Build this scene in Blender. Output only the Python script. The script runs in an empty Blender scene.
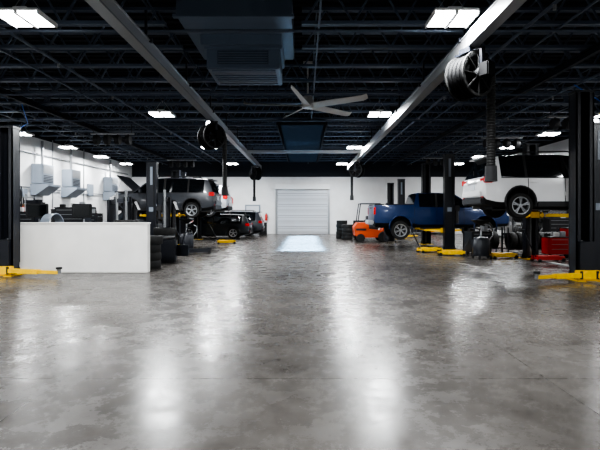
import bpy, bmesh, math, random
from mathutils import Vector, Matrix
random.seed(4)
S = bpy.context.scene
PI = math.pi

# ---------------------------------------------------------------- materials
def mat(name, col, rough=0.5, metal=0.0, emit=None, es=1.0, noise=0.0, nscale=4.0, coat=0.0, bump=0.0):
    m = bpy.data.materials.new(name); m.use_nodes = True
    nt = m.node_tree; b = nt.nodes["Principled BSDF"]
    b.inputs["Base Color"].default_value = (*col, 1)
    b.inputs["Roughness"].default_value = rough
    b.inputs["Metallic"].default_value = metal
    b.inputs["Coat Weight"].default_value = coat
    b.inputs["Coat Roughness"].default_value = 0.05
    if emit:
        b.inputs["Emission Color"].default_value = (*emit, 1)
        b.inputs["Emission Strength"].default_value = es
    if noise > 0 or bump > 0:
        tc = nt.nodes.new("ShaderNodeTexCoord")
        n = nt.nodes.new("ShaderNodeTexNoise")
        n.inputs["Scale"].default_value = nscale; n.inputs["Detail"].default_value = 6
        nt.links.new(tc.outputs["Object"], n.inputs["Vector"])
        if noise > 0:
            r = nt.nodes.new("ShaderNodeValToRGB")
            r.color_ramp.elements[0].position = 0.3; r.color_ramp.elements[1].position = 0.7
            r.color_ramp.elements[0].color = (*[c * (1 - noise) for c in col], 1)
            r.color_ramp.elements[1].color = (*[min(1, c * (1 + noise)) for c in col], 1)
            nt.links.new(n.outputs["Fac"], r.inputs["Fac"])
            nt.links.new(r.outputs["Color"], b.inputs["Base Color"])
        if bump > 0:
            bp = nt.nodes.new("ShaderNodeBump"); bp.inputs["Strength"].default_value = bump
            bp.inputs["Distance"].default_value = 0.02
            nt.links.new(n.outputs["Fac"], bp.inputs["Height"])
            nt.links.new(bp.outputs["Normal"], b.inputs["Normal"])
    return m

M = {}
M['wall'] = mat("wall_paint", (0.66, 0.66, 0.66), 0.6, noise=0.05, nscale=1.5)
M['wall_dark'] = mat("wall_upper_shade", (0.012, 0.015, 0.022), 0.8)  # upper wall dark: joists and shadow put into the colour
M['deck'] = mat("roof_deck", (0.012, 0.015, 0.023), 0.8)
M['joist'] = mat("joist_paint", (0.068, 0.090, 0.128), 0.5)
M['duct'] = mat("duct_paint", (0.13, 0.17, 0.23), 0.45, 0.2)
M['alu'] = mat("aluminium", (0.50, 0.51, 0.52), 0.35, 0.7)
M['steel'] = mat("steel", (0.30, 0.31, 0.32), 0.4, 0.7)
M['blk'] = mat("black_paint", (0.012, 0.014, 0.020), 0.35)
M['plastic'] = mat("black_plastic", (0.014, 0.014, 0.016), 0.6)
M['rubber'] = mat("rubber", (0.010, 0.010, 0.010), 0.75, noise=0.3, nscale=30)
M['hose'] = mat("hose_rubber", (0.003, 0.003, 0.0035), 0.7)
M['hose'].node_tree.nodes["Principled BSDF"].inputs["Specular IOR Level"].default_value = 0.15
M['yel'] = mat("yellow_paint", (0.85, 0.52, 0.005), 0.4, noise=0.12, nscale=8)
M['red'] = mat("red_paint", (0.50, 0.02, 0.015), 0.35)
M['org'] = mat("orange_paint", (0.50, 0.07, 0.015), 0.4)
M['white'] = mat("white_car_paint", (0.72, 0.72, 0.73), 0.25, coat=0.6)
M['silver'] = mat("silver_car_paint", (0.42, 0.43, 0.45), 0.3, 0.3, coat=0.6)
M['grey'] = mat("grey_car_paint", (0.022, 0.026, 0.034), 0.35, 0.0, coat=0.25)
M['black'] = mat("black_car_paint", (0.012, 0.014, 0.018), 0.3, 0.0, coat=0.3)
M['blue'] = mat("blue_car_paint", (0.004, 0.024, 0.095), 0.3, 0.1, coat=0.4)
M['glass'] = mat("tinted_glass", (0.006, 0.008, 0.010), 0.06)
M['tail'] = mat("tail_light", (0.55, 0.01, 0.01), 0.15, coat=0.5)
M['head'] = mat("head_light", (0.7, 0.7, 0.72), 0.1, coat=0.5)
M['rim'] = mat("rim_silver", (0.42, 0.43, 0.45), 0.35, 0.8)
M['plate'] = mat("number_plate", (0.6, 0.62, 0.65), 0.4)
M['led'] = mat("led_panel", (1, 1, 1), 0.3, emit=(0.97, 0.99, 1.0), es=25)
M['fix'] = mat("fixture_white", (0.7, 0.7, 0.7), 0.4)
M['door'] = mat("door_steel", (0.50, 0.52, 0.55), 0.45)
M['half'] = mat("half_wall_paint", (0.72, 0.71, 0.69), 0.45, noise=0.05, nscale=2.0, bump=0.05)
M['fan'] = mat("fan_blade", (0.50, 0.49, 0.47), 0.4, 0.2)
M['equip'] = mat("equipment_grey", (0.20, 0.23, 0.27), 0.4)
M['bluehose'] = mat("blue_hose", (0.01, 0.12, 0.5), 0.5)
M['tank'] = mat("white_plastic", (0.6, 0.6, 0.6), 0.4)
M['pallet'] = mat("cardboard", (0.35, 0.24, 0.14), 0.8)

def floor_mat():
    m = bpy.data.materials.new("polished_concrete"); m.use_nodes = True
    nt = m.node_tree; N = nt.nodes; L = nt.links; b = N["Principled BSDF"]
    tc = N.new("ShaderNodeTexCoord")
    def noise(sc, det, ro, dist=0.0):
        n = N.new("ShaderNodeTexNoise"); n.inputs["Scale"].default_value = sc; n.inputs["Detail"].default_value = det; n.inputs["Roughness"].default_value = ro; n.inputs["Distortion"].default_value = dist
        L.new(tc.outputs["Object"], n.inputs["Vector"]); return n
    n1 = noise(0.5, 8, 0.6, 0.2); n2 = noise(4.5, 14, 0.8); n3 = noise(2.5, 12, 0.8)
    mix = N.new("ShaderNodeMath"); mix.operation = 'MULTIPLY_ADD'; mix.inputs[1].default_value = 0.5
    L.new(n2.outputs["Fac"], mix.inputs[0])
    sc = N.new("ShaderNodeMath"); sc.operation = 'MULTIPLY'; sc.inputs[1].default_value = 0.5
    L.new(n1.outputs["Fac"], sc.inputs[0]); L.new(sc.outputs[0], mix.inputs[2])
    r = N.new("ShaderNodeValToRGB"); e = r.color_ramp.elements
    e[0].position = 0.36; e[0].color = (0.042, 0.038, 0.034, 1)
    e[1].position = 0.64; e[1].color = (0.132, 0.123, 0.114, 1)
    x = e.new(0.5); x.color = (0.084, 0.077, 0.071, 1)
    L.new(mix.outputs[0], r.inputs["Fac"])
    sep = N.new("ShaderNodeSeparateXYZ"); L.new(tc.outputs["Object"], sep.inputs[0])
    def joint(sock, period, off):
        a = N.new("ShaderNodeMath"); a.operation = 'ADD'; a.inputs[1].default_value = 100 * period + off; L.new(sock, a.inputs[0])
        f = N.new("ShaderNodeMath"); f.operation = 'MODULO'; f.inputs[1].default_value = period; L.new(a.outputs[0], f.inputs[0])
        l = N.new("ShaderNodeMath"); l.operation = 'LESS_THAN'; l.inputs[1].default_value = 0.010; L.new(f.outputs[0], l.inputs[0])
        return l.outputs[0]
    mx = N.new("ShaderNodeMath"); mx.operation = 'MAXIMUM'
    L.new(joint(sep.outputs[0], 4.4, 2.2), mx.inputs[0]); L.new(joint(sep.outputs[1], 4.4, 0.3), mx.inputs[1])
    mc = N.new("ShaderNodeMix"); mc.data_type = 'RGBA'
    L.new(mx.outputs[0], mc.inputs["Factor"]); L.new(r.outputs["Color"], mc.inputs["A"]); mc.inputs["B"].default_value = (0.045, 0.042, 0.038, 1)
    L.new(mc.outputs["Result"], b.inputs["Base Color"])
    rr = N.new("ShaderNodeMapRange"); rr.inputs["From Min"].default_value = 0.35; rr.inputs["From Max"].default_value = 0.65
    rr.inputs["To Min"].default_value = 0.17; rr.inputs["To Max"].default_value = 0.36
    L.new(n3.outputs["Fac"], rr.inputs["Value"]); L.new(rr.outputs["Result"], b.inputs["Roughness"])
    bp = N.new("ShaderNodeBump"); bp.inputs["Strength"].default_value = 0.08; bp.inputs["Distance"].default_value = 0.004
    L.new(n2.outputs["Fac"], bp.inputs["Height"]); L.new(bp.outputs["Normal"], b.inputs["Normal"])
    b.inputs["Specular IOR Level"].default_value = 0.26
    return m
M['floor'] = floor_mat()

# ---------------------------------------------------------------- mesh builder
class MB:
    def __init__(s):
        s.bm = bmesh.new(); s.mats = []
    def mi(s, k):
        if k not in s.mats: s.mats.append(k)
        return s.mats.index(k)
    def faces(s, vs, fs, k, T=None):
        i = s.mi(k)
        V = [s.bm.verts.new(T @ Vector(v) if T else Vector(v)) for v in vs]
        for f in fs:
            try:
                F = s.bm.faces.new([V[j] for j in f]); F.material_index = i
            except ValueError: pass
    def box(s, c, d, k, rot=None, bev=0.0):
        T = Matrix.Translation(c)
        if rot: T = T @ rot.to_4x4()
        if bev > 0:
            t = bmesh.new(); bmesh.ops.create_cube(t, size=1)
            for v in t.verts: v.co = Vector((v.co.x * d[0], v.co.y * d[1], v.co.z * d[2]))
            bmesh.ops.bevel(t, geom=t.edges[:], offset=bev, segments=2, affect='EDGES')
            t.verts.index_update()
            s.faces([v.co.copy() for v in t.verts], [[v.index for v in f.verts] for f in t.faces], k, T); t.free(); return
        x, y, z = d[0] / 2, d[1] / 2, d[2] / 2
        vs = [(-x, -y, -z), (x, -y, -z), (x, y, -z), (-x, y, -z), (-x, -y, z), (x, -y, z), (x, y, z), (-x, y, z)]
        s.faces(vs, [(0, 3, 2, 1), (4, 5, 6, 7), (0, 1, 5, 4), (1, 2, 6, 5), (2, 3, 7, 6), (3, 0, 4, 7)], k, T)
    def bb(s, x0, x1, y0, y1, z0, z1, k, bev=0.0):
        s.box(((x0 + x1) / 2, (y0 + y1) / 2, (z0 + z1) / 2), (abs(x1 - x0), abs(y1 - y0), abs(z1 - z0)), k, bev=bev)
    def strut(s, p0, p1, w, h, k):
        p0, p1 = Vector(p0), Vector(p1); d = p1 - p0
        ax = d.normalized(); up = Vector((0, 0, 1)) if abs(ax.z) < 0.95 else Vector((0, 1, 0))
        sd = ax.cross(up).normalized(); u = sd.cross(ax)
        R = Matrix((ax, sd, u)).transposed()
        s.box((p0 + p1) / 2, (d.length, w, h), k, R)
    def lathe(s, prof, c, axis, k, seg=24, closed=False):
        c = Vector(c); a = Vector(axis).normalized()
        u = a.orthogonal().normalized(); v = a.cross(u)
        vs = []; n = len(prof)
        for i in range(seg):
            t = 2 * PI * i / seg
            for r, z in prof: vs.append(c + a * z + (u * math.cos(t) + v * math.sin(t)) * r)
        fs = []
        for i in range(seg):
            j = (i + 1) % seg
            for q in range(n if closed else n - 1):
                q2 = (q + 1) % n
                fs.append((i * n + q, j * n + q, j * n + q2, i * n + q2))
        if not closed:
            fs.append([i * n for i in range(seg)][::-1]); fs.append([i * n + n - 1 for i in range(seg)])
        s.faces(vs, fs, k)
    def cyl(s, p0, p1, r, k, seg=14, r2=None):
        p0, p1 = Vector(p0), Vector(p1); L = (p1 - p0).length
        s.lathe([(r, 0), (r2 if r2 is not None else r, L)], p0, p1 - p0, k, seg)
    def path(s, pts, r, k, seg=8):
        pts = [Vector(p) for p in pts]; vs = []; fs = []
        pu = None
        for i, p in enumerate(pts):
            d = (pts[min(i + 1, len(pts) - 1)] - pts[max(i - 1, 0)]).normalized()
            u = d.orthogonal().normalized() if pu is None else (pu - d * pu.dot(d)).normalized()
            pu = u; v = d.cross(u)
            for j in range(seg):
                t = 2 * PI * j / seg; vs.append(p + (u * math.cos(t) + v * math.sin(t)) * r)
        for i in range(len(pts) - 1):
            for j in range(seg):
                j2 = (j + 1) % seg; fs.append((i * seg + j, i * seg + j2, (i + 1) * seg + j2, (i + 1) * seg + j))
        fs.append(list(range(seg))[::-1]); fs.append([(len(pts) - 1) * seg + j for j in range(seg)])
        s.faces(vs, fs, k)
    def prism(s, poly, y0, y1, k, axis='y'):
        n = len(poly)
        f = (lambda a, b, t: (a, t, b)) if axis == 'y' else (lambda a, b, t: (t, a, b))
        vs = [f(a, b, y0) for a, b in poly] + [f(a, b, y1) for a, b in poly]
        fs = [list(range(n)), list(range(n, 2 * n))[::-1]] + [(i, (i + 1) % n, n + (i + 1) % n, n + i) for i in range(n)]
        s.faces(vs, fs, k)
    def mesh(s, name, ang=35):
        bmesh.ops.recalc_face_normals(s.bm, faces=s.bm.faces[:])
        for f in s.bm.faces: f.smooth = True
        for e in s.bm.edges:
            if len(e.link_faces) == 2 and e.calc_face_angle(0) > math.radians(ang): e.smooth = False
        me = bpy.data.meshes.new(name); s.bm.to_mesh(me); s.bm.free()
        for k in s.mats: me.materials.append(M[k])
        return me
    def done(s, name, loc=(0, 0, 0), rz=0.0):
        o = bpy.data.objects.new(name, s.mesh(name)); S.collection.objects.link(o)
        o.location = loc; o.rotation_euler = (0, 0, rz); return o
def inst(me, name, loc, rz=0.0):
    o = bpy.data.objects.new(name, me); S.collection.objects.link(o); o.location = loc; o.rotation_euler = (0, 0, rz); return o

# ---------------------------------------------------------------- room
W = 13.0; Y0 = -6.0; Y1 = 34.0; H = 6.35
b = MB(); b.bb(-W, W, Y0, Y1, -0.1, 0, 'floor'); b.done("floor")
b = MB(); b.bb(-W, W, Y0, Y1, H, H + 0.1, 'deck')
y = Y0 + 0.1
while y < Y1 - 0.1:
    b.bb(-W, W, y, y + 0.08, H - 0.05, H, 'deck'); y += 0.3
b.done("ceiling")
def wall(name, x0, x1, y0, y1, split):
    b = MB(); b.bb(x0, x1, y0, y1, 0, split, 'wall'); b.bb(x0, x1, y0, y1, split, H, 'wall_dark'); b.done(name)
wall("wall_left", -W - 0.2, -W, Y0, Y1, 5.2)
wall("wall_right", W, W + 0.2, Y0, Y1, 5.2)
wall("wall_back", -W, W, Y1, Y1 + 0.2, 4.3)
wall("wall_front", -W, W, Y0 - 0.2, Y0, 5.2)
b = MB(); b.bb(-W, -W + 0.02, Y0, Y1, 0, 0.15, 'plastic'); b.done("baseboard_left")
b = MB(); b.bb(W - 0.02, W, Y0, Y1, 0, 0.15, 'plastic'); b.done("baseboard_right")

# roll-up door
b = MB()
z = 0.0
while z < 3.3:
    b.bb(-2.0, 1.8, Y1 - 0.07, Y1 - 0.01, z + 0.01, z + 0.40, 'door', bev=0.012)
    b.bb(-2.0, 1.8, Y1 - 0.04, Y1 - 0.005, z - 0.005, z + 0.42, 'steel')
    b.bb(-1.95, 1.75, Y1 - 0.085, Y1 - 0.06, z + 0.12, z + 0.16, 'steel'); b.bb(-1.95, 1.75, Y1 - 0.085, Y1 - 0.06, z + 0.26, z + 0.30, 'door')
    z += 0.415
b.done("door_1")
b = MB()
b.bb(-2.15, -2.0, Y1 - 0.12, Y1 - 0.001, 0, 3.45, 'steel'); b.bb(1.8, 1.95, Y1 - 0.12, Y1 - 0.001, 0, 3.45, 'steel')
b.bb(-2.15, 1.95, Y1 - 0.3, Y1 - 0.001, 3.35, 3.75, 'fix', bev=0.03)
b.done("trim_1")
b = MB(); b.bb(-4.35, -3.4, Y1 - 0.05, Y1 - 0.001, 0, 2.1, 'door', bev=0.01); b.cyl((-3.5, Y1 - 0.12, 1.0), (-3.5, Y1 - 0.05, 1.0), 0.03, 'steel')
b.bb(-4.45, -4.35, Y1 - 0.07, Y1 - 0.001, 0, 2.2, 'equip'); b.bb(-3.4, -3.3, Y1 - 0.07, Y1 - 0.001, 0, 2.2, 'equip'); b.bb(-4.35, -3.4, Y1 - 0.07, Y1 - 0.001, 2.1, 2.2, 'equip')
b.done("door_2")

# bar joists across the hall
def joist(segs):
    b = MB()
    zb, zt = 5.35, 6.22
    for xa, xb in segs:
        for z_ in (zb, zt):
            b.bb(xa, xb, -0.07, -0.01, z_ - 0.035, z_ + 0.035, 'joist'); b.bb(xa, xb, 0.01, 0.07, z_ - 0.035, z_ + 0.035, 'joist')
        x = xa + 0.05; up = False
        while x < xb - 0.55:
            b.strut((x, 0, zt if up else zb), (x + 0.5, 0, zb if up else zt), 0.04, 0.04, 'joist'); up = not up; x += 0.5
    return b.mesh("ceiling_joist")
jm = joist([(-W + .05, W - .05)]); jm2 = joist([(-W + .05, -2.8), (-0.05, W - .05)])
y = Y0 + 0.8
while y < Y1 - 0.3:
    inst(jm2 if 9.0 < y < 11.8 else jm, "ceiling_joist", (0, y, 0)); y += 1.3
b = MB()
for x in (-9.2, 6.6):
    b.bb(x - 0.08, x + 0.08, Y0 + .05, Y1 - .05, 5.28, 5.31, 'deck'); b.bb(x - 0.015, x + 0.015, Y0 + .05, Y1 - .05, 5.16, 5.28, 'deck'); b.bb(x - 0.06, x + 0.06, Y0 + .05, Y1 - .05, 5.14, 5.16, 'deck')
b.done("ceiling_girder")
b = MB()
for x in (-11.5, -7, -3.6, 0.3, 3.4, 5.2, 9.4, 11.6):
    b.bb(x - 0.02, x + 0.02, Y0 + .05, Y1 - .05, 5.27, 5.31, 'joist'); b.bb(x - 0.02, x + 0.02, Y0 + .05, Y1 - .05, 6.26, 6.29, 'joist')
b.done("ceiling_bridging")
b = MB()
for x in (-10.3, -6.0, 4.4, 7.8):
    b.cyl((x, Y0 + .1, 5.2), (x, Y1 - .1, 5.2), 0.035, 'joist', 8)
    y = Y0 + 1.5
    while y < Y1 - 1: b.cyl((x, y, 5.2), (x, y, 5.08), .03, 'steel', 8); y += 3.1
b.done("sprinkler_pipe")
b = MB()
for y in (8.6, 13.2, 16.9): b.cyl((-W + .1, y, 5.0), (W - .1, y, 5.0), 0.03, 'joist', 8)
b.done("electrical_conduit")

# ---------------------------------------------------------------- lights
b = MB()
b.bb(-0.36, 0.36, -0.30, 0.30, 0.05, 0.10, 'fix', bev=0.01)
b.bb(-0.12, 0.12, -0.2, 0.2, 0.10, 0.17, 'fix', bev=0.01)
b.bb(-0.34, -0.03, -0.28, 0.28, 0.02, 0.05, 'led'); b.bb(0.03, 0.34, -0.28, 0.28, 0.02, 0.05, 'led')
b.bb(-0.03, 0.03, -0.3, 0.3, 0.0, 0.05, 'fix')
for sx in (-0.36, 0.36): b.bb(sx - 0.01, sx + 0.01, -0.3, 0.3, 0, 0.08, 'fix')
for sx in (-0.3, 0.3): b.strut((sx, 0, 0.1), (sx * 0.2, 0, 0.45), 0.012, 0.012, 'steel')
b.cyl((0, 0, .44), (0, 0, .50), .02, 'steel')
lm = b.mesh("high_bay_light")
def lamp_data(e):
    ld = bpy.data.lights.new("high_bay_lamp", 'AREA'); ld.shape = 'RECTANGLE'; ld.size = 0.66; ld.size_y = 0.54
    ld.energy = e; ld.color = (0.96, 0.985, 1.0); return ld
l_in = lamp_data(310); l_out = lamp_data(165)
for x in (-11.8, -4.75, 2.52, 10.2):
    ys = [-3.5, 1.0, 7.7, 15.1, 22.6, 30.0]
    if x in (-11.8, 10.2): ys += [18.8, 26.3]
    for y in ys:
        if x in (2.52, -4.75) and y == -3.5: continue
        o = inst(lm, "high_bay_light", (x, y, 4.8))
        l = bpy.data.objects.new("lamp", l_out if x in (-11.8, 10.2) else l_in); S.collection.objects.link(l); l.parent = o; l.location = (0, 0, -0.01)
# added lamp in a louvred box, no real skylight: brightens the aisle floor
b = MB()
b.bb(-1.10, -1.06, 18.0, 31.0, 5.06, 5.24, 'deck'); b.bb(0.90, 0.94, 18.0, 31.0, 5.06, 5.24, 'deck'); b.bb(-1.06, 0.90, 18, 31, 5.22, 5.24, 'deck')
y = 18.0
while y <= 31.0:
    b.bb(-1.06, .90, y, y + .012, 5.06, 5.185, 'wall_dark'); y += .30  # blades hide the added lamp from the camera
o = b.done("added_lamp_louvre")
sd = bpy.data.lights.new("added_aisle_lamp", 'AREA'); sd.shape = 'RECTANGLE'; sd.size = 1.75; sd.size_y = 12.6  # invented cool lamp for the bright floor patch
sd.energy = 3000; sd.color = (0.34, 0.64, 1.0); sd.spread = math.radians(7)
l = bpy.data.objects.new("aisle_patch_lamp", sd); S.collection.objects.link(l); l.parent = o; l.location = (-0.08, 24.5, 5.2)

# ---------------------------------------------------------------- overhead rails with hose reels
def rail(x):
    b = MB()
    b.bb(x - 0.07, x + 0.07, 2.0, 30.5, 4.50, 4.72, 'alu')
    b.bb(x - 0.10, x + 0.10, 2.0, 30.5, 4.47, 4.50, 'steel'); b.bb(x - 0.09, x + 0.09, 2.0, 30.5, 4.72, 4.74, 'alu')
    y = 2.6
    while y < 30:
        b.strut((x, y, 4.7), (x, y, 5.30), 0.04, 0.04, 'blk')
        b.bb(x - 0.12, x + 0.12, y - 0.04, y + 0.04, 4.70, 4.78, 'blk'); y += 2.9
    b.done("exhaust_rail")
rail(-2.95); rail(3.0)
b = MB(); b.bb(-2.83, 2.88, 22.3, 22.4, 4.52, 4.64, 'alu'); b.bb(-2.83, 2.88, 22.28, 22.42, 4.64, 4.66, 'alu'); b.done("cross_rail")

def reel(loc, rz, drop=2.0, R=0.40):
    b = MB()
    b.bb(-0.12, 0.12, -0.14, 0.14, 0.40, 0.49, 'blk'); b.strut((-0.28, 0, 0), (-0.28, 0, 0.44), 0.05, 0.08, 'blk'); b.strut((0.28, 0, 0), (0.28, 0, 0.44), 0.05, 0.08, 'blk')
    b.bb(-0.30, 0.30, -0.05, 0.05, 0.42, 0.46, 'blk')
    for sx in (-0.2, 0.2):
        b.lathe([(R, -0.012), (R, 0.012), (R - 0.05, 0.012), (R - 0.05, -0.012)], (sx, 0, 0), (1, 0, 0), 'rubber', 32, closed=True)
        for a in range(8):
            t = a * PI / 4; b.strut((sx, 0, 0), (sx, math.cos(t) * (R - .02), math.sin(t) * (R - .02)), 0.04, 0.02, 'rubber')
    b.lathe([(0.10, -0.28), (0.10, 0.28)], (0, 0, 0), (1, 0, 0), 'plastic')
    for i in range(4):
        for ro in (0.17, 0.08):
            b.lathe([(R - ro + 0.058 * math.cos(t), -0.14 + i * 0.093 + 0.05 * math.sin(t)) for t in [q * PI / 4 for q in range(8)]], (0, 0, 0), (1, 0, 0), 'hose', 28, closed=True)
    b.bb(0.28, 0.48, -0.1, 0.1, -0.1, 0.15, 'hose', bev=0.02)
    hx = 0.15; hy = R - 0.02; prof = []
    n = int(drop / 0.05)
    for i in range(n + 1): prof += [(0.070, i * 0.05), (0.080, i * 0.05 + 0.025)]
    b.lathe(prof, (hx, hy, -drop), (0, 0, 1), 'rubber', 14)
    b.lathe([(0.11, -0.28), (0.10, 0.0)], (hx, hy, -drop), (0, 0, 1), 'plastic', 16)
    b.done("exhaust_hose_reel", loc, rz)
reel((2.98, 8.1, 3.97), math.radians(-62), drop=1.6)
reel((-2.95, 14.4, 3.97), math.radians(-50), drop=1.6)
reel((3.0, 25.5, 3.97), math.radians(60), drop=1.4)
reel((-2.95, 27.5, 3.97), math.radians(40), drop=1.4)

# ---------------------------------------------------------------- HVAC unit
b = MB()
b.bb(-2.2, -0.55, 10.15, 11.5, 4.78, 5.24, 'duct', bev=0.02)
for i in range(7): b.bb(-2.1, -0.65, 10.27 + i * 0.17, 10.33 + i * 0.17, 4.755, 4.785, 'equip' if i in (1, 5) else 'duct')
b.bb(-2.24, -0.51, 10.12, 11.53, 5.22, 5.27, 'duct')
b.bb(-1.95, -0.8, 10.13, 10.16, 4.88, 5.18, 'joist')
for i in range(5): b.bb(-1.93, -0.82, 10.11, 10.14, 4.9 + i * 0.055, 4.92 + i * 0.055, 'duct')
b.bb(-2.6, -0.25, 9.1, 11.7, 5.50, 6.2, 'duct', bev=0.03)
b.bb(-2.3, -0.5, 10.0, 11.6, 5.27, 5.52, 'duct')
b.bb(-2.65, -0.2, 9.05, 9.15, 5.47, 5.53, 'duct')
b.done("hvac_unit")
# ceiling fan
b = MB(); fz = 4.9
b.cyl((0, 0, 0.12), (0, 0, .37), 0.035, 'fan'); b.lathe([(0.05, 0.35), (0.16, 0.28), (0.20, 0.12), (0.22, 0.0), (0.15, -0.08), (0.03, -0.1)], (0, 0, 0), (0, 0, 1), 'fan')
b.cyl((0, 0, .36), (0, 0, 1.3), .03, 'fan'); b.bb(-0.15, 0.15, -0.15, 0.15, 1.3, 1.36, 'fan')
for i in range(5):
    a = math.radians(-30 + 72 * i); c, s_ = math.cos(a), math.sin(a)
    n = Vector((-s_, c, 0)); d = Vector((c, s_, 0))
    vs = []
    for rr, w, h in ((0.15, 0.11, 0.0), (0.3, 0.13, 0.01), (1.85, 0.10, 0.02), (2.0, 0.06, 0.06)):
        for sgn, zz in ((-1, 0.05), (0, 0.012), (1, -0.05)): vs.append(d * rr + n * w * sgn + Vector((0, 0, zz + h)))
        for sgn, zz in ((1, -0.065), (0, -0.02), (-1, 0.035)): vs.append(d * rr + n * w * sgn + Vector((0, 0, zz + h)))
    fs = []
    for q in range(3):
        for j in range(6): fs.append((q * 6 + j, q * 6 + (j + 1) % 6, (q + 1) * 6 + (j + 1) % 6, (q + 1) * 6 + j))
    fs.append((0, 1, 2, 3, 4, 5)); fs.append((18, 19, 20, 21, 22, 23))
    b.faces(vs, fs, 'fan')
b.done("ceiling_fan", (0.12, 14.15, fz))

# ---------------------------------------------------------------- two post lifts
def lift(name_loc, half, height, cz, arm=(1.15, 0.55)):
    b = MB()
    for s in (-1, 1):
        y = s * half
        b.bb(-0.20, 0.20, y, y + s * 0.03, 0, height, 'blk')
        for sx in (-1, 1):
            b.bb(sx * 0.20, sx * 0.17, y, y - s * 0.24, 0, height, 'blk'); b.bb(sx * 0.20, sx * 0.10, y - s * 0.22, y - s * 0.24, 0, height, 'blk')
            b.bb(sx * 0.205, sx * 0.185, y + s * .03, y + s * .05, .3, height, 'blk')
        b.bb(-0.22, 0.22, y + s * 0.05, y - s * 0.25, height, height + 0.05, 'blk')
        b.bb(-0.28, 0.28, y - s * 0.42, y + s * 0.2, 0, 0.025, 'yel')
        for sx in (-1, 1):
            b.prism([(sx * 0.2, 0.02), (sx * 0.27, 0.02), (sx * 0.2, 0.22)], y - 0.01 * s, y + 0.02 * s, 'blk')
            for yy in (y + s * 0.15, y - s * 0.34): b.cyl((sx * 0.23, yy, 0.02), (sx * 0.23, yy, 0.05), 0.02, 'steel', 6)
        b.bb(-0.155, 0.155, y - s * 0.04, y - s * 0.33, cz - 0.08, cz + 0.75, 'blk')
        b.bb(-0.26, 0.26, y - s * 0.27, y - s * 0.40, cz - 0.09, cz + 0.11, 'yel', bev=0.01)
        b.cyl((0.0, y - s * 0.09, 0.1), (0.0, y - s * 0.09, max(cz, 0.9)), 0.04, 'steel')
        b.path([(0.10, y + s * 0.05, 0.9), (0.12, y + s * 0.07, 1.6), (0.10, y + s * 0.05, height - 0.1)], 0.012, 'rubber')
        b.bb(-.05, .05, y + s * .03, y + s * .036, height - .9, height - .15, 'equip')
        b.bb(-.10, .08, y + s * .03, y + s * .036, 1.6, 1.78, 'equip')
        for sx in (-1, 1):
            p0 = Vector((sx * 0.18, y - s * 0.34, cz)); p1 = Vector((sx * arm[0], y - s * (0.34 + arm[1]), cz))
            m_ = p0.lerp(p1, 0.6)
            b.strut(p0, m_, 0.13, 0.10, 'yel'); b.strut(p0.lerp(p1, 0.5), p1, 0.09, 0.07, 'yel')
            b.cyl(p0 + Vector((0, 0, -0.08)), p0 + Vector((0, 0, 0.1)), 0.07, 'blk')
            b.cyl(p1 + Vector((0, 0, -0.03)), p1 + Vector((0, 0, 0.09)), 0.045, 'steel'); b.cyl(p1 + Vector((0, 0, 0.08)), p1 + Vector((0, 0, 0.12)), 0.07, 'rubber')
    b.cyl((0.31, -half + 0.05, 1.1), (0.31, -half + 0.05, 1.65), 0.085, 'plastic'); b.bb(0.2, 0.42, -half - 0.05, -half + 0.15, 1.62, 1.86, 'plastic', bev=0.02)
    b.bb(-0.09, 0.09, -half + 0.24, half - 0.24, 0, 0.02, 'steel')
    b.done("two_post_lift", name_loc)
lift((-7.3, 9.45, 0), 1.75, 3.6, 0.13, (1.55, 0.3))
lift((6.35, 8.65, 0), 1.75, 4.25, 0.13, (1.3, 0.3))
lift((7.6, 13.4, 0), 1.8, 3.8, 1.46, (0.85, 0.62))
lift((6.05, 20.55, 0), 1.85, 3.95, 0.80, (0.8, 0.62))
lift((-6.3, 20.4, 0), 1.8, 3.6, 1.44, (0.8, 0.62))
lift((-6.3, 24.9, 0), 1.8, 3.6, 1.46, (0.8, 0.62))
lift((6.0, 29.5, 0), 1.8, 3.6, 0.13, (1.15, 0.35))

# ---------------------------------------------------------------- vehicles
def wheel(b, c, s, R=0.35, ns=5):
    k = R / 0.35; w = 0.115
    b.lathe([(.22 * k, -w), (.325 * k, -w - .005), (.35 * k, -w * .65), (.35 * k, w * .65), (.325 * k, w + .005), (.23 * k, w)], c, (0, s, 0), 'rubber', 32, closed=True)
    b.lathe([(.225 * k, w - .01), (.24 * k, w + .008), (.215 * k, w + .004), (.205 * k, 0.03)], c, (0, s, 0), 'rim', 32, closed=True)
    b.lathe([(.21 * k, 0.0), (.21 * k, 0.03)], c, (0, s, 0), 'plastic', 24)
    b.lathe([(.21 * k, -0.09), (.21 * k, 0.0)], c, (0, s, 0), 'plastic', 24)
    b.lathe([(.055 * k, 0.03), (.05 * k, w - 0.01)], c, (0, s, 0), 'rim', 14)
    C = Vector(c)
    for i in range(ns):
        t = 2 * PI * i / ns + 0.3
        for dt in (-0.14, 0.14):
            b.strut(C + Vector((.04 * k * math.cos(t), s * (w - .025), .04 * k * math.sin(t))), C + Vector((.222 * k * math.cos(t + dt), s * (w - .012), .222 * k * math.sin(t + dt))), 0.025, 0.03, 'rim')

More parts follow.
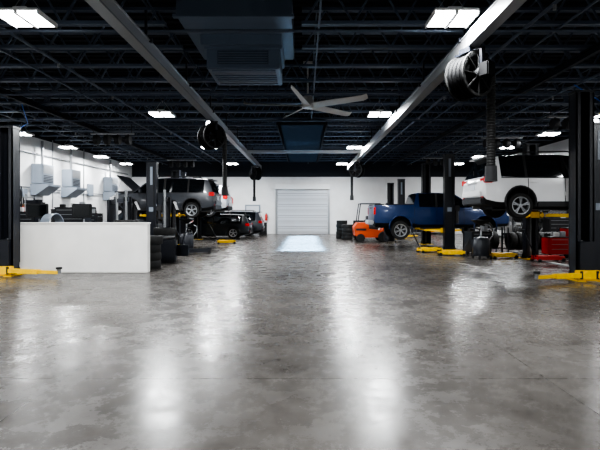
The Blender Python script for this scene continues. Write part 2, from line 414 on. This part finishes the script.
def loft(st, paint, clad):
    b = MB(); order = [paint, 'glass', clad, 'plastic']
    for k in order: b.mi(k)
    rings = []
    for s in st:
        x, w, zb, zs, rw, zt, zc = s[:7]
        Hh = [(0, zb), (w - .14, zb), (w - .01, zb + .12), (w, zb + .45 * (zs - zb)), (w - .04, zs), (rw, zt), (rw * .55, zt + (zc - zt) * .8), (0, zc)]
        rings.append([(x, a, z) for a, z in Hh] + [(x, -a, z) for a, z in Hh[6:0:-1]])
    V = [[b.bm.verts.new(p) for p in r] for r in rings]
    for i in range(len(st) - 1):
        side, top = st[i][7], st[i][8]
        for k in range(14):
            kk = k if k < 7 else 13 - k
            f = b.bm.faces.new([V[i][k], V[i][(k + 1) % 14], V[i + 1][(k + 1) % 14], V[i + 1][k]])
            f.material_index = {0: 3, 1: 2, 2: 0, 3: 0, 4: 1 if side == 'g' else (3 if side == 'k' else 0), 5: 1 if top == 'g' else 0, 6: 1 if top == 'g' else 0}[kk]
    for r in (V[0], V[-1]): f = b.bm.faces.new(r); f.material_index = 0
    bmesh.ops.recalc_face_normals(b.bm, faces=b.bm.faces[:])
    me = bpy.data.meshes.new("body"); b.bm.to_mesh(me); b.bm.free()
    for k in order: me.materials.append(M[k])
    return me, order

def cut(me, order, cutters):
    o = bpy.data.objects.new("tmp", me); S.collection.objects.link(o)
    b = MB()
    for k in order: b.mi(k)
    for c in cutters:
        if c[0] == 'cyl': b.lathe([(c[3], 0), (c[3], abs(c[2] - c[1][1]))], (c[1][0], min(c[1][1], c[2]), c[1][2]), (0, 1, 0), 'plastic', 28)
        else: b.bb(*c[1], c[2])
    bmesh.ops.recalc_face_normals(b.bm, faces=b.bm.faces[:])
    cm = bpy.data.meshes.new("c"); b.bm.to_mesh(cm); b.bm.free()
    for k in order: cm.materials.append(M[k])
    co = bpy.data.objects.new("tmpc", cm); S.collection.objects.link(co)
    md = o.modifiers.new("b", 'BOOLEAN'); md.operation = 'DIFFERENCE'; md.object = co; md.solver = 'EXACT'; md.use_self = False
    bpy.context.view_layer.update()
    dg = bpy.context.evaluated_depsgraph_get()
    res = bpy.data.meshes.new_from_object(o.evaluated_get(dg))
    bpy.data.objects.remove(o); bpy.data.objects.remove(co)
    return res

def suv(name, loc, rz, paint, droop=0.08, hs=1.0, hood_open=False, clad='plastic', rails=True):
    P = paint
    st = [(-2.30, .78, .42, .86, .70, .92, .93, 'p', 'p'),
          (-2.24, .87, .32, 1.02, .78, 1.06, 1.07, 'p', 'g'),
          (-2.02, .90, .26, 1.06, .66, 1.58, 1.62, 'p', 'p'),
          (-1.84, .905, .24, 1.06, .67, 1.62, 1.67, 'g', 'p'),
          (-1.20, .91, .22, 1.04, .68, 1.65, 1.705, 'k', 'p'),
          (-1.12, .91, .22, 1.04, .68, 1.65, 1.71, 'g', 'p'),
          (-0.18, .91, .21, 1.03, .68, 1.66, 1.72, 'k', 'p'),
          (-0.08, .91, .21, 1.03, .675, 1.65, 1.71, 'g', 'p'),
          (0.50, .91, .21, 1.02, .64, 1.61, 1.67, 'g', 'g'),
          (1.22, .905, .22, 1.00, .74, 1.05, 1.11, 'p', 'p'),
          (1.90, .89, .25, .92, .70, .99, 1.03, 'p', 'p'),
          (2.20, .84, .28, .78, .62, .90, .93, 'p', 'p'),
          (2.32, .70, .34, .68, .5, .76, .78, 'p', 'p')]
    st = [(s[0], s[1], s[2], s[3] * hs, s[4], s[5] * hs, s[6] * hs, s[7], s[8]) for s in st]
    me, order = loft(st, P, clad)
    ax = (-1.33, 1.33); wz = 0.35
    cs = []
    for a in ax:
        cs.append(('cyl', (a, 0.52, wz + 0.02), 1.2, 0.405)); cs.append(('cyl', (a, -1.2, wz + 0.02), -0.52, 0.405))
    me = cut(me, order, cs)
    b = MB()
    for k in order: b.mi(k)
    b.bm.from_mesh(me)
    for s in (-1, 1):
        for a in ax:
            wheel(b, (a, s * 0.79, wz - droop), s)
            pts = [(a + 0.415 * math.cos(t), s * 0.895, wz + .02 + 0.415 * math.sin(t)) for t in [math.radians(-18 + 216 * q / 14) for q in range(15)]]
            b.path(pts, 0.032, clad)
            b.cyl((a, s * 0.3, wz - droop + .05), (a, s * 0.7, wz - droop), 0.05, 'steel')
            b.cyl((a, s * .55, wz - droop), (a + .02, s * .5, .8), .05, 'plastic')
        b.strut((-0.88, s * .895, .31), (0.88, s * .895, .31), 0.04, 0.14, clad)
        b.strut((1.24, s * .75, 1.05 * hs), (.48, s * .645, 1.62 * hs), 0.05, 0.05, P)
        if rails:
            b.path([(-1.75, s * .60, 1.65 * hs), (-1.6, s * .6, 1.74 * hs), (0.1, s * .6, 1.76 * hs), (.3, s * .6, 1.68 * hs)], 0.02, 'plastic')
        b.box((0.86, s * 1.0, 1.10 * hs), (0.12, 0.2, 0.13), P, bev=0.03)
        for hx in (-.95, .0): b.box((hx, s * .915, .90 * hs), (.2, .025, .03), P, bev=.008)
        for dx in (-1.12, -.13, .95): b.strut((dx, s * .909, .36), (dx + .0, s * .885, 1.0 * hs), .012, .012, 'plastic')
        b.strut((-1.84, s * .875, 1.035 * hs), (1.1, s * .875, 1.01 * hs), .02, .03, 'plastic')
        b.box((-2.18, s * .83, .97 * hs), (.24, .12, .17), 'tail', bev=.02); b.box((-2.27, s * .66, .98 * hs), (.04, .26, .09), 'tail', bev=.01)
        b.box((-2.28, s * .68, .50), (.05, .16, .05), 'tail')
        b.box((2.14, s * .70, .78 * hs), (.22, .26, .12), 'head', Matrix.Rotation(-s * .35, 3, 'Z'), bev=.02)
        b.box((2.24, s * .62, .46), (.08, .18, .08), 'plastic', bev=.01)
    b.box((-2.27, 0, .40), (.14, 1.5, .20), clad, bev=.03); b.box((-2.33, 0, .60), (.06, 1.35, .16), P, bev=.02)
    b.box((-2.305, 0, .80 * hs), (.02, .38, .15), 'plate'); b.box((-2.30, 0, .90 * hs), (.03, .7, .04), 'rim', bev=.008)
    b.box((-2.06, 0, 1.63 * hs), (.24, 1.2, .04), P, bev=.015)
    b.strut((-2.25, 0, 1.12 * hs), (-2.16, .28, 1.30 * hs), .02, .02, 'plastic')
    b.box((2.28, 0, .68), (.08, .8, .22), 'plastic', bev=.02); b.box((2.26, 0, .40), (.12, 1.3, .16), clad, bev=.03)
    b.bb(-1.9, 1.9, -.45, .45, .17, .30, 'plastic'); b.cyl((-2.1, .5, .27), (-1.6, .5, .27), .08, 'steel'); b.cyl((-1.6, .3, .18), (1.0, .1, .18), .03, 'steel')
    if hood_open:
        b.box((1.70, 0, 1.07 * hs), (.85, 1.25, .06), 'plastic'); b.box((1.65, 0, 1.11), (.4, .7, .1), 'steel', bev=.03)
        a = math.radians(42); h = Vector((1.25, 0, 1.13)); e = h + Vector((math.cos(a) * 1.0, 0, math.sin(a) * 1.0))
        R = Matrix.Rotation(-a, 3, 'Y')
        b.box((h + e) / 2, (1.0, 1.5, .035), 'black', R, bev=.012); b.box((h + e) / 2 - Vector((-.03 * math.sin(a), 0, .03)), (.9, 1.35, .02), 'plastic', R)
        b.strut((2.1, .5, 1.0), e - Vector((.15, -.5, .15)), .015, .015, 'steel')
    return b.done(name, loc, rz)

def truck(name, loc, rz, paint, droop=.08):
    P = paint
    st = [(-2.95, .93, .62, 1.34, .90, 1.40, 1.405, 'p', 'p'),
          (-2.90, .96, .52, 1.36, .91, 1.42, 1.425, 'p', 'p'),
          (-1.22, .97, .50, 1.38, .92, 1.44, 1.445, 'p', 'g'),
          (-1.08, .97, .46, 1.38, .74, 1.90, 1.94, 'p', 'p'),
          (-0.98, .97, .45, 1.34, .76, 1.92, 1.97, 'g', 'p'),
          (-0.28, .97, .45, 1.33, .765, 1.93, 1.99, 'k', 'p'),
          (-0.18, .97, .45, 1.33, .765, 1.93, 1.99, 'g', 'p'),
          (0.55, .97, .45, 1.32, .74, 1.90, 1.96, 'g', 'g'),
          (1.30, .97, .45, 1.32, .84, 1.38, 1.43, 'p', 'p'),
          (2.60, .96, .48, 1.22, .82, 1.32, 1.36, 'p', 'p'),
          (2.88, .94, .50, 1.12, .78, 1.26, 1.29, 'p', 'p'),
          (2.95, .88, .55, 1.05, .74, 1.18, 1.2, 'p', 'p')]
    me, order = loft(st, P, 'plastic')
    ax = (-1.80, 1.88); wz = .40; cs = []
    for a in ax:
        cs.append(('cyl', (a, .55, wz + .06), 1.2, .48)); cs.append(('cyl', (a, -1.2, wz + .06), -.55, .48))
    cs.append(('box', (-2.86, -1.28, -.5, .5, .88, 1.6), 'plastic'))
    me = cut(me, order, cs)
    b = MB()
    for k in order: b.mi(k)
    b.bm.from_mesh(me)
    for s in (-1, 1):
        for a in ax:
            wheel(b, (a, s * .84, wz - droop), s, R=.41, ns=6)
            b.path([(a + .49 * math.cos(t), s * .955, wz + .06 + .49 * math.sin(t)) for t in [math.radians(-12 + 204 * q / 14) for q in range(15)]], .03, P)
            b.cyl((a, s * .3, wz - droop), (a, s * .75, wz - droop), .06, 'steel')
        b.strut((1.32, s * .85, 1.38), (.53, s * .745, 1.91), .055, .055, P)
        b.box((.95, s * 1.10, 1.45), (.12, .24, .24), 'plastic', bev=.03)
        for hx in (-.75, .1): b.box((hx, s * .975, 1.20), (.22, .03, .04), P, bev=.01)
        for dx in (-1.20, -.23, .95): b.strut((dx, s * .972, .55), (dx, s * .945, 1.34), .012, .012, 'plastic')
        b.bb(-2.92, -1.2, s * .82, s * .93, 1.43, 1.47, 'plastic', bev=.01)
        b.box((-2.92, s * .90, 1.16), (.10, .10, .34), 'tail', bev=.02)
        b.box((2.86, s * .78, 1.02), (.14, .28, .22), 'head', bev=.03)
        b.box((0, s * .93, .42), (1.9, .14, .05), 'plastic', bev=.015)
        b.bb(-2.7, 2.6, s * .38, s * .48, .42, .56, 'plastic')
    b.box((-3.03, 0, .66), (.16, 1.75, .20), 'rim', bev=.04); b.box((-3.12, 0, .68), (.02, .34, .14), 'plate')
    b.box((-2.97, 0, 1.30), (.03, .4, .05), 'plastic', bev=.01)
    b.box((2.98, 0, .62), (.16, 1.8, .22), 'rim', bev=.04); b.box((2.96, 0, 1.0), (.04, 1.2, .32), 'plastic', bev=.02); b.box((2.985, 0, 1.0), (.03, 1.25, .05), 'rim')
    b.cyl((-1.8, -.6, wz - .02), (-1.8, .6, wz - .02), .07, 'plastic'); b.lathe([(.05, -.18), (.17, -.08), (.17, .08), (.05, .18)], (-1.8, 0, wz), (0, 1, 0), 'plastic')
    b.cyl((-2.6, .5, .5), (-.5, .45, .45), .05, 'steel')
    return b.done(name, loc, rz)

suv("suv", (7.16, 13.0, 1.46), 0, 'white')
truck("pickup_truck", (6.0, 20.5, 0.47), 0, 'blue')
suv("suv", (-6.2, 20.4, 1.40), PI, 'grey', hood_open=True)
suv("suv", (-6.4, 24.9, 1.42), PI, 'silver')
suv("hatchback_car", (-5.6, 28.0, 0.0), PI, 'black', droop=0, hs=0.88, rails=False, clad='black')
suv("suv", (-5.1, 30.9, 0.0), PI, 'grey', droop=0)
suv("suv", (-10.15, 30.9, 0.0), PI, 'silver', droop=0)
suv("suv", (-10.5, 27.9, 0.0), PI, 'black', droop=0)

# ---------------------------------------------------------------- half wall
b = MB()
b.bb(-7.3, -3.98, 11.45, 11.65, 0, 1.25, 'half', bev=0.015); b.bb(-7.32, -3.96, 11.43, 11.67, 1.25, 1.285, 'half', bev=0.01)
b.done("half_wall")

# ---------------------------------------------------------------- shop equipment
def tire(b, c, axis=(0, 0, 1), R=0.34, w=0.11):
    b.lathe([(.21, -w * .9), (R - .02, -w), (R, -w * .6), (R, w * .6), (R - .02, w), (.21, w * .9), (.24, 0)], c, axis, 'rubber', 26, closed=True)
def tire_stack(loc, n):
    b = MB()
    for i in range(n): tire(b, (random.uniform(-.03, .03), random.uniform(-.03, .03), .11 + i * .222))
    b.done("tire_stack", loc)
tire_stack((-4.3, 12.5, 0), 4); tire_stack((-5.0, 12.65, 0), 6)
tire_stack((2.55, 26.5, 0), 4); tire_stack((2.3, 27.6, 0), 5)
tire_stack((3.35, 27.8, 0), 5)
def tire_rack(loc, rz, n=5, levels=2, z0=.25):
    b = MB(); Lx = n * .27
    for sx in (-Lx / 2 - .1, Lx / 2 + .1):
        for sy in (-.25, .25): b.bb(sx - .02, sx + .02, sy - .02, sy + .02, 0, z0 + levels * .8, 'blk')
    for l in range(levels):
        z = z0 + l * .8
        for sy in (-.2, .2): b.bb(-Lx / 2 - .1, Lx / 2 + .1, sy - .02, sy + .02, z - .02, z + .02, 'blk')
        for i in range(n): tire(b, (-Lx / 2 + .135 + i * .27, 0, z + .29), (1, 0, 0))
    b.done("tire_rack", loc, rz)
tire_rack((8.6, 16.9, 0), 0, 7, 1, .2); tire_rack((6.9, 17.4, 0), 0, 4, 1, .2)
tire_rack((-11.9, 17.5, 0), PI / 2, 7, 3)
tire_rack((12.4, 22, 0), PI / 2, 8, 3); tire_rack((12.4, 25, 0), PI / 2, 8, 3)

def tool_chest(loc, rz, w=1.0, h=1.0, k='red', d=.5):
    b = MB()
    b.bb(-w / 2, w / 2, -d / 2, d / 2, .14, h, k, bev=.015)
    n = max(3, int((h - .2) / .15)); dz = (h - .22) / n
    for i in range(n):
        z = .18 + i * dz
        b.bb(-w / 2 + .03, w / 2 - .03, -d / 2 - .015, -d / 2 + .01, z + .01, z + dz - .01, k, bev=.004)
        b.bb(-w / 2 + .08, w / 2 - .08, -d / 2 - .028, -d / 2 - .012, z + dz - .035, z + dz - .02, 'steel')
    for sx in (-1, 1):
        for sy in (-1, 1): b.cyl((sx * (w / 2 - .08) - .02, sy * (d / 2 - .08), .07), (sx * (w / 2 - .08) + .02, sy * (d / 2 - .08), .07), .07, 'rubber')
    b.bb(-w / 2 - .01, w / 2 + .01, -d / 2 - .01, d / 2 + .01, h, h + .03, 'plastic')
    b.cyl((w / 2 + .05, -d / 2 + .05, h - .1), (w / 2 + .05, d / 2 - .05, h - .1), .015, 'rim')
    for i in range(3):
        b.box((-w / 3 + i * w / 3, random.uniform(-.1, .1), h + .03 + .05 + .02 * i), (.16, .12, .10 + .04 * i), ('plastic', 'tank', 'steel')[i], bev=.01)
    b.done("tool_chest", loc, rz)
tool_chest((9.7, 15.6, 0), 0, 1.4, 1.0, 'red'); tool_chest((6.3, 16.3, 0), .2, .8, .85, 'blk'); tool_chest((8.6, 15.4, 0), 0, .7, .7, 'red')
tool_chest((-9.2, 14.6, 0), 0, 1.2, 1.55, 'blk'); tool_chest((-7.8, 15.2, 0), 0, 1.0, 1.7, 'blk')
tool_chest((-11.4, 21.5, 0), PI / 2, 1.6, 1.7, 'plastic'); tool_chest((-11.6, 24.6, 0), PI / 2, 1.6, 1.5, 'plastic')
tool_chest((10.8, 18.8, 0), 0, 1.4, 1.3, 'plastic')
tool_chest((-8.6, 17.6, 0), .1, 1.1, 1.5, 'blk'); tool_chest((4.2, 28.5, 0), 0, .9, 1.0, 'plastic')

def tire_changer(loc, rz):
    b = MB()
    b.bb(-.35, .35, -.4, .4, 0, .72, 'blk', bev=.04); b.lathe([(.28, .0), (.30, .04), (.30, .07), (.1, .09)], (0, -.1, .76), (0, 0, 1), 'steel')
    b.cyl((0, -.1, .7), (0, -.1, .78), .1, 'steel')
    for i in range(4):
        t = i * PI / 2 + .4; b.box((.22 * math.cos(t), -.1 + .22 * math.sin(t), .86), (.08, .05, .07), 'blk', Matrix.Rotation(t, 3, 'Z'))
    b.bb(-.12, .12, .30, .52, .5, 2.05, 'blk', bev=.01); b.strut((0, .45, 1.96), (0, -.15, 1.96), .12, .13, 'blk')
    b.cyl((0, -.12, 1.15), (0, -.12, 2.25), .04, 'steel'); b.box((0, -.12, 1.12), (.06, .14, .08), 'steel', bev=.01)
    b.strut((.35, .1, .35), (.72, -.05, .35), .06, .35, 'blk')
    b.cyl((.22, .45, .6), (.22, .45, 1.95), .07, 'plastic'); b.strut((.22, .45, 1.9), (.37, .0, 1.6), .08, .08, 'plastic')
    b.bb(-.05, .25, .36, .48, .45, .7, 'plastic')
    tire(b, (0, -.1, .96))
    b.done("tire_changer", loc, rz)
tire_changer((-5.6, 14.2, 0), .3); tire_changer((-6.4, 15.6, 0), -.3); tire_changer((-10.4, 17.0, 0), -.3); tire_changer((-4.35, 14.1, 0), .2); tire_changer((-7.2, 17.2, 0), .8); tire_changer((-9.6, 12.9, 0), .5)
def balancer(loc, rz):
    b = MB()
    b.bb(-.3, .3, -.25, .25, 0, .85, 'equip', bev=.05); b.bb(-.35, .45, -.3, .3, .85, .93, 'plastic', bev=.02)
    b.cyl((-.3, 0, .75), (-.6, 0, .75), .03, 'rim'); tire(b, (-.48, 0, .75), (1, 0, 0))
    b.cyl((.25, .2, .9), (.25, .2, 1.35), .025, 'steel'); b.box((.2, .18, 1.6), (.6, .06, .42), 'plastic', bev=.02); b.box((.2, .145, 1.6), (.5, .01, .34), 'glass')
    pts = [(-.48 + .0, .46 * math.cos(t), 1.05 + .46 * math.sin(t)) for t in [math.radians(x) for x in range(0, 181, 15)]]
    for i in range(len(pts) - 1):
        b.faces([pts[i], pts[i + 1], (pts[i + 1][0] - .25, *pts[i + 1][1:]), (pts[i][0] - .25, *pts[i][1:])], [(0, 1, 2, 3)], 'equip')
    b.path(pts, .02, 'equip'); b.strut((-.48, .44, 1.05), (-.25, .24, .80), .04, .04, 'equip')
    b.done("wheel_balancer", loc, rz)
balancer((-6.9, 13.4, 0), 0); balancer((-9.7, 19.8, 0), .4); balancer((-8.1, 13.2, 0), .3)

def shelf(loc, rz, w=2.0, h=2.3, n=4):
    b = MB()
    for sx in (-w / 2, w / 2):
        for sy in (-.25, .25): b.bb(sx - .02, sx + .02, sy - .02, sy + .02, 0, h, 'blk')
    for i in range(n):
        z = .15 + i * (h - .2) / (n - 1); b.bb(-w / 2, w / 2, -.27, .27, z - .02, z + .02, 'steel')
        x = -w / 2 + .1
        while x < w / 2 - .3:
            ww = random.uniform(.18, .4); hh = random.uniform(.15, .4)
            b.bb(x, min(x + ww, w / 2 - .04), -.2, .2, z + .02, z + .02 + hh, random.choice(['pallet', 'plastic', 'tank', 'red', 'equip', 'plastic', 'bluehose']), bev=.01); x += ww + random.uniform(.03, .15)
    b.done("storage_shelf", loc, rz)
shelf((-12.6, 14.5, 0), PI / 2); shelf((-12.6, 19.8, 0), PI / 2, 1.6, 2.3); shelf((12.5, 17.6, 0), -PI / 2); shelf((12.5, 29, 0), -PI / 2, 3)
shelf((9.4, 33.4, 0), 0, 3); shelf((-9.5, 33.5, 0), 0, 3)

def wall_unit(loc):
    b = MB()
    b.bb(0, .55, -.5, .5, 0, .95, 'equip', bev=.03); b.bb(.01, .57, -.42, .42, .5, .88, 'steel', bev=.01)
    b.prism([(0, -.55), (.25, -.55), (.85, -.12), (.85, -.02), (0, -.02)], -.55, .55, 'equip')
    for i in range(5): b.bb(.55, .565, -.4, .4, .08 + i * .075, .11 + i * .075, 'plastic')
    b.cyl((.25, 0, .95), (.25, 0, 2.1), .06, 'steel')
    b.done("wall_heater_unit", loc)
wall_unit((-12.99, 21.9, 2.95)); wall_unit((-12.99, 24.6, 2.95)); wall_unit((-12.99, 29.6, 2.95))
b = MB()
for y in (18.6, 20.0, 23.2, 26.5): b.cyl((-12.96, y, 0.3), (-12.96, y, 5.3), .025, 'steel')
for y0_, y1_ in ((10, 21.2), (22.6, 23.9), (25.3, 28.9), (30.3, 33)): b.cyl((-12.93, y0_, 2.75), (-12.93, y1_, 2.75), .03, 'steel')
b.cyl((-12.93, 10, 4.4), (-12.93, 33, 4.4), .04, 'steel')
b.bb(-12.99, -12.85, 18.0, 18.5, 2.0, 2.7, 'equip', bev=.02); b.bb(-12.99, -12.85, 26.9, 27.5, 2.6, 3.3, 'equip', bev=.02)
b.done("wall_conduit")

def drain(loc):
    b = MB()
    b.lathe([(.26, .12), (.28, .2), (.28, .62), (.22, .72), (.06, .75)], (0, 0, 0), (0, 0, 1), 'blk'); b.cyl((0, 0, .7), (0, 0, 1.15), .03, 'rim')
    b.lathe([(.05, 1.12), (.30, 1.27), (.32, 1.30), (.29, 1.29), (.04, 1.15)], (0, 0, 0), (0, 0, 1), 'plastic')
    for i in range(3):
        t = i * 2.1; b.strut((0, 0, .12), (.33 * math.cos(t), .33 * math.sin(t), .1), .05, .04, 'blk'); b.cyl((.33 * math.cos(t) - .02, .33 * math.sin(t), .05), (.33 * math.cos(t) + .02, .33 * math.sin(t), .05), .05, 'rubber')
    b.path([(.25, 0, .6), (.4, 0, .8), (.42, 0, 1.0), (.3, 0, 1.05)], .02, 'rim')
    b.done("oil_drain", loc)
drain((5.9, 15.0, 0)); drain((-5.6, 18.2, 0)); drain((8.9, 14.2, 0)); drain((4.4, 23.2, 0)); drain((-4.7, 18.0, 0))

def floor_jack(loc, rz, k='yel'):
    b = MB()
    for s in (-1, 1):
        b.bb(-.45, .45, s * .15 - .02, s * .15 + .02, .06, .18, k); b.cyl((.4, s * .16 - .03, .06), (.4, s * .16 + .03, .06), .06, 'rubber'); b.cyl((-.4, s * .2 - .02, .05), (-.4, s * .2 + .02, .05), .05, 'rubber')
    b.bb(-.4, -.05, -.13, .13, .08, .2, k, bev=.02); b.strut((-.2, 0, .15), (.4, 0, .17), .1, .06, k); b.lathe([(.08, .17), (.09, .21), (.04, .21)], (.42, 0, 0), (0, 0, 1), 'blk')
    b.cyl((-.4, 0, .15), (-.85, 0, 1.0), .02, 'blk'); b.cyl((-.87, -.12, 1.0), (-.87, .12, 1.0), .02, 'rubber')
    b.done("floor_jack", loc, rz)
floor_jack((5.3, 16.2, 0), PI - .1); floor_jack((6.7, 15.2, 0), .15); floor_jack((7.7, 14.2, 0), .1, 'red'); floor_jack((4.9, 17.6, 0), .3)
floor_jack((-4.0, 17.0, 0), .3, 'blk'); floor_jack((-3.9, 22.6, 0), .2, 'yel'); floor_jack((-5.0, 16.6, 0), 2.8, 'blk')

def forklift(loc, rz):
    b = MB()
    b.prism([(-1.0, .35), (-1.05, .8), (-.85, 1.05), (-.3, 1.05), (-.25, .7), (.45, .62), (.55, .9), (.7, .9), (.7, .25), (-.7, .25)], -.5, .5, 'org')
    b.bb(-.25, .3, -.28, .28, .7, .82, 'plastic', bev=.03); b.box((-.3, 0, 1.15), (.1, .5, .5), 'plastic', bev=.03)
    b.bb(-.95, -.4, -.51, .51, .62, .74, 'plastic', bev=.01)
    for s in (-1, 1):
        b.strut((-.85, s * .45, 1.0), (-.7, s * .42, 2.05), .05, .05, 'blk'); b.strut((.62, s * .45, .85), (.35, s * .42, 2.05), .05, .05, 'blk'); b.strut((-.72, s * .42, 2.05), (.37, s * .42, 2.05), .05, .05, 'blk')
        b.bb(.78, .88, s * .30 - .04, s * .30 + .04, .05, 2.1, 'blk'); b.strut((.95, s * .25, .06), (1.95, s * .25, .05), .1, .035, 'steel'); b.bb(.9, .95, s * .25 - .05, s * .25 + .05, .04, .6, 'steel')
        b.lathe([(.12, -.09), (.27, -.09), (.29, -.05), (.29, .05), (.27, .09), (.12, .09)], (.5, s * .5, .29), (0, 1, 0), 'rubber', 20); b.lathe([(.1, -.08), (.22, -.08), (.23, .08), (.1, .08)], (-.7, s * .47, .23), (0, 1, 0), 'rubber', 20)
    for i in range(5): b.bb(-.7 + i * .24, -.66 + i * .24, -.42, .42, 2.04, 2.07, 'blk')
    b.bb(.86, .92, -.45, .45, .35, .42, 'blk'); b.bb(.86, .92, -.45, .45, .62, .69, 'blk'); b.bb(.78, .86, -.3, .3, 1.95, 2.03, 'blk')
    b.cyl((.35, 0, .8), (.2, 0, 1.1), .02, 'blk'); b.lathe([(.15, 0), (.17, .015), (.15, .03)], (.2, 0, 1.1), (-.4, 0, 1), 'blk', 18)
    b.done("forklift", loc, rz)
forklift((3.7, 24.3, 0), 0)

b = MB(); b.path([(-12.8, 19, 4.9), (-11.9, 18, 4.5), (-10.5, 17, 4.9), (-9.5, 15.5, 4.6), (-8.9, 14.2, 4.95)], .015, 'bluehose'); b.done("air_hose")
b = MB(); b.path([(7.2, 12, 4.95), (8.6, 12.2, 4.2), (9.4, 12.3, 4.7), (10.5, 12.8, 4.9)], .015, 'bluehose'); b.done("air_hose")
for x, y in ((-8.0, 18.8), (8.7, 19.8), (-7.6, 28), (8.1, 27.0), (9.3, 15.5)):
    b = MB(); b.bb(-.9, .9, -.06, .06, .32, .38, 'steel')
    for i in range(4):
        b.lathe([(.05, -.09), (.19, -.09), (.2, 0), (.19, .09), (.05, .09)], (-.66 + i * .44, 0, .1), (1, 0, .0), 'plastic', 18); b.bb(-.68 + i * .44, -.64 + i * .44, -.03, .03, .1, .34, 'blk')
    for sx in (-.8, .8): b.bb(sx - .01, sx + .01, -.01, .01, .38, .75, 'blk')
    b.done("hose_reel_bank", (x, y, 4.5))

b = MB(); b.lathe([(.02, 0), (.09, .01), (.09, .42), (.04, .5), (.02, .52)], (0, 0, 0), (0, 0, 1), 'red', 16); b.box((0, 0, .55), (.06, .12, .05), 'blk'); b.path([(0, .03, .52), (.1, .02, .45), (.11, 0, .2)], .012, 'rubber'); b.bb(-.06, .06, .07, .12, .1, .5, 'red')
b.done("fire_extinguisher", (-2.85, 33.87, 1.0))
b = MB(); b.bb(-.25, .25, -.02, .02, 0, .5, 'red', bev=.01); b.bb(-.18, .18, -.025, -.02, .1, .4, 'tank'); b.done("wall_sign", (-5.6, 33.97, 2.2))
b = MB(); b.lathe([(.28, 0), (.29, .02), (.28, .3), (.295, .32), (.28, .34), (.28, .6), (.295, .62), (.28, .64), (.28, .88), (.27, .88)], (0, 0, 0), (0, 0, 1), 'plastic', 24); b.done("oil_drum", (-3.0, 33.0, 0))

# ---------------------------------------------------------------- camera / world / view
cd = bpy.data.cameras.new("camera"); cam = bpy.data.objects.new("camera", cd); S.collection.objects.link(cam)
cam.location = (0, 0, 1.5); cam.rotation_euler = (PI / 2, 0, 0)
cd.sensor_width = 36; cd.lens = 27; cd.shift_x = -4 / 600; cd.shift_y = -11 / 600; cd.clip_end = 200
S.camera = cam
w = bpy.data.worlds.new("world"); S.world = w; w.use_nodes = True
w.node_tree.nodes["Background"].inputs[0].default_value = (0.05, 0.06, 0.08, 1); w.node_tree.nodes["Background"].inputs[1].default_value = 0.3
S.view_settings.view_transform = 'AgX'; S.view_settings.look = 'AgX - High Contrast'
S.view_settings.exposure = 0.35
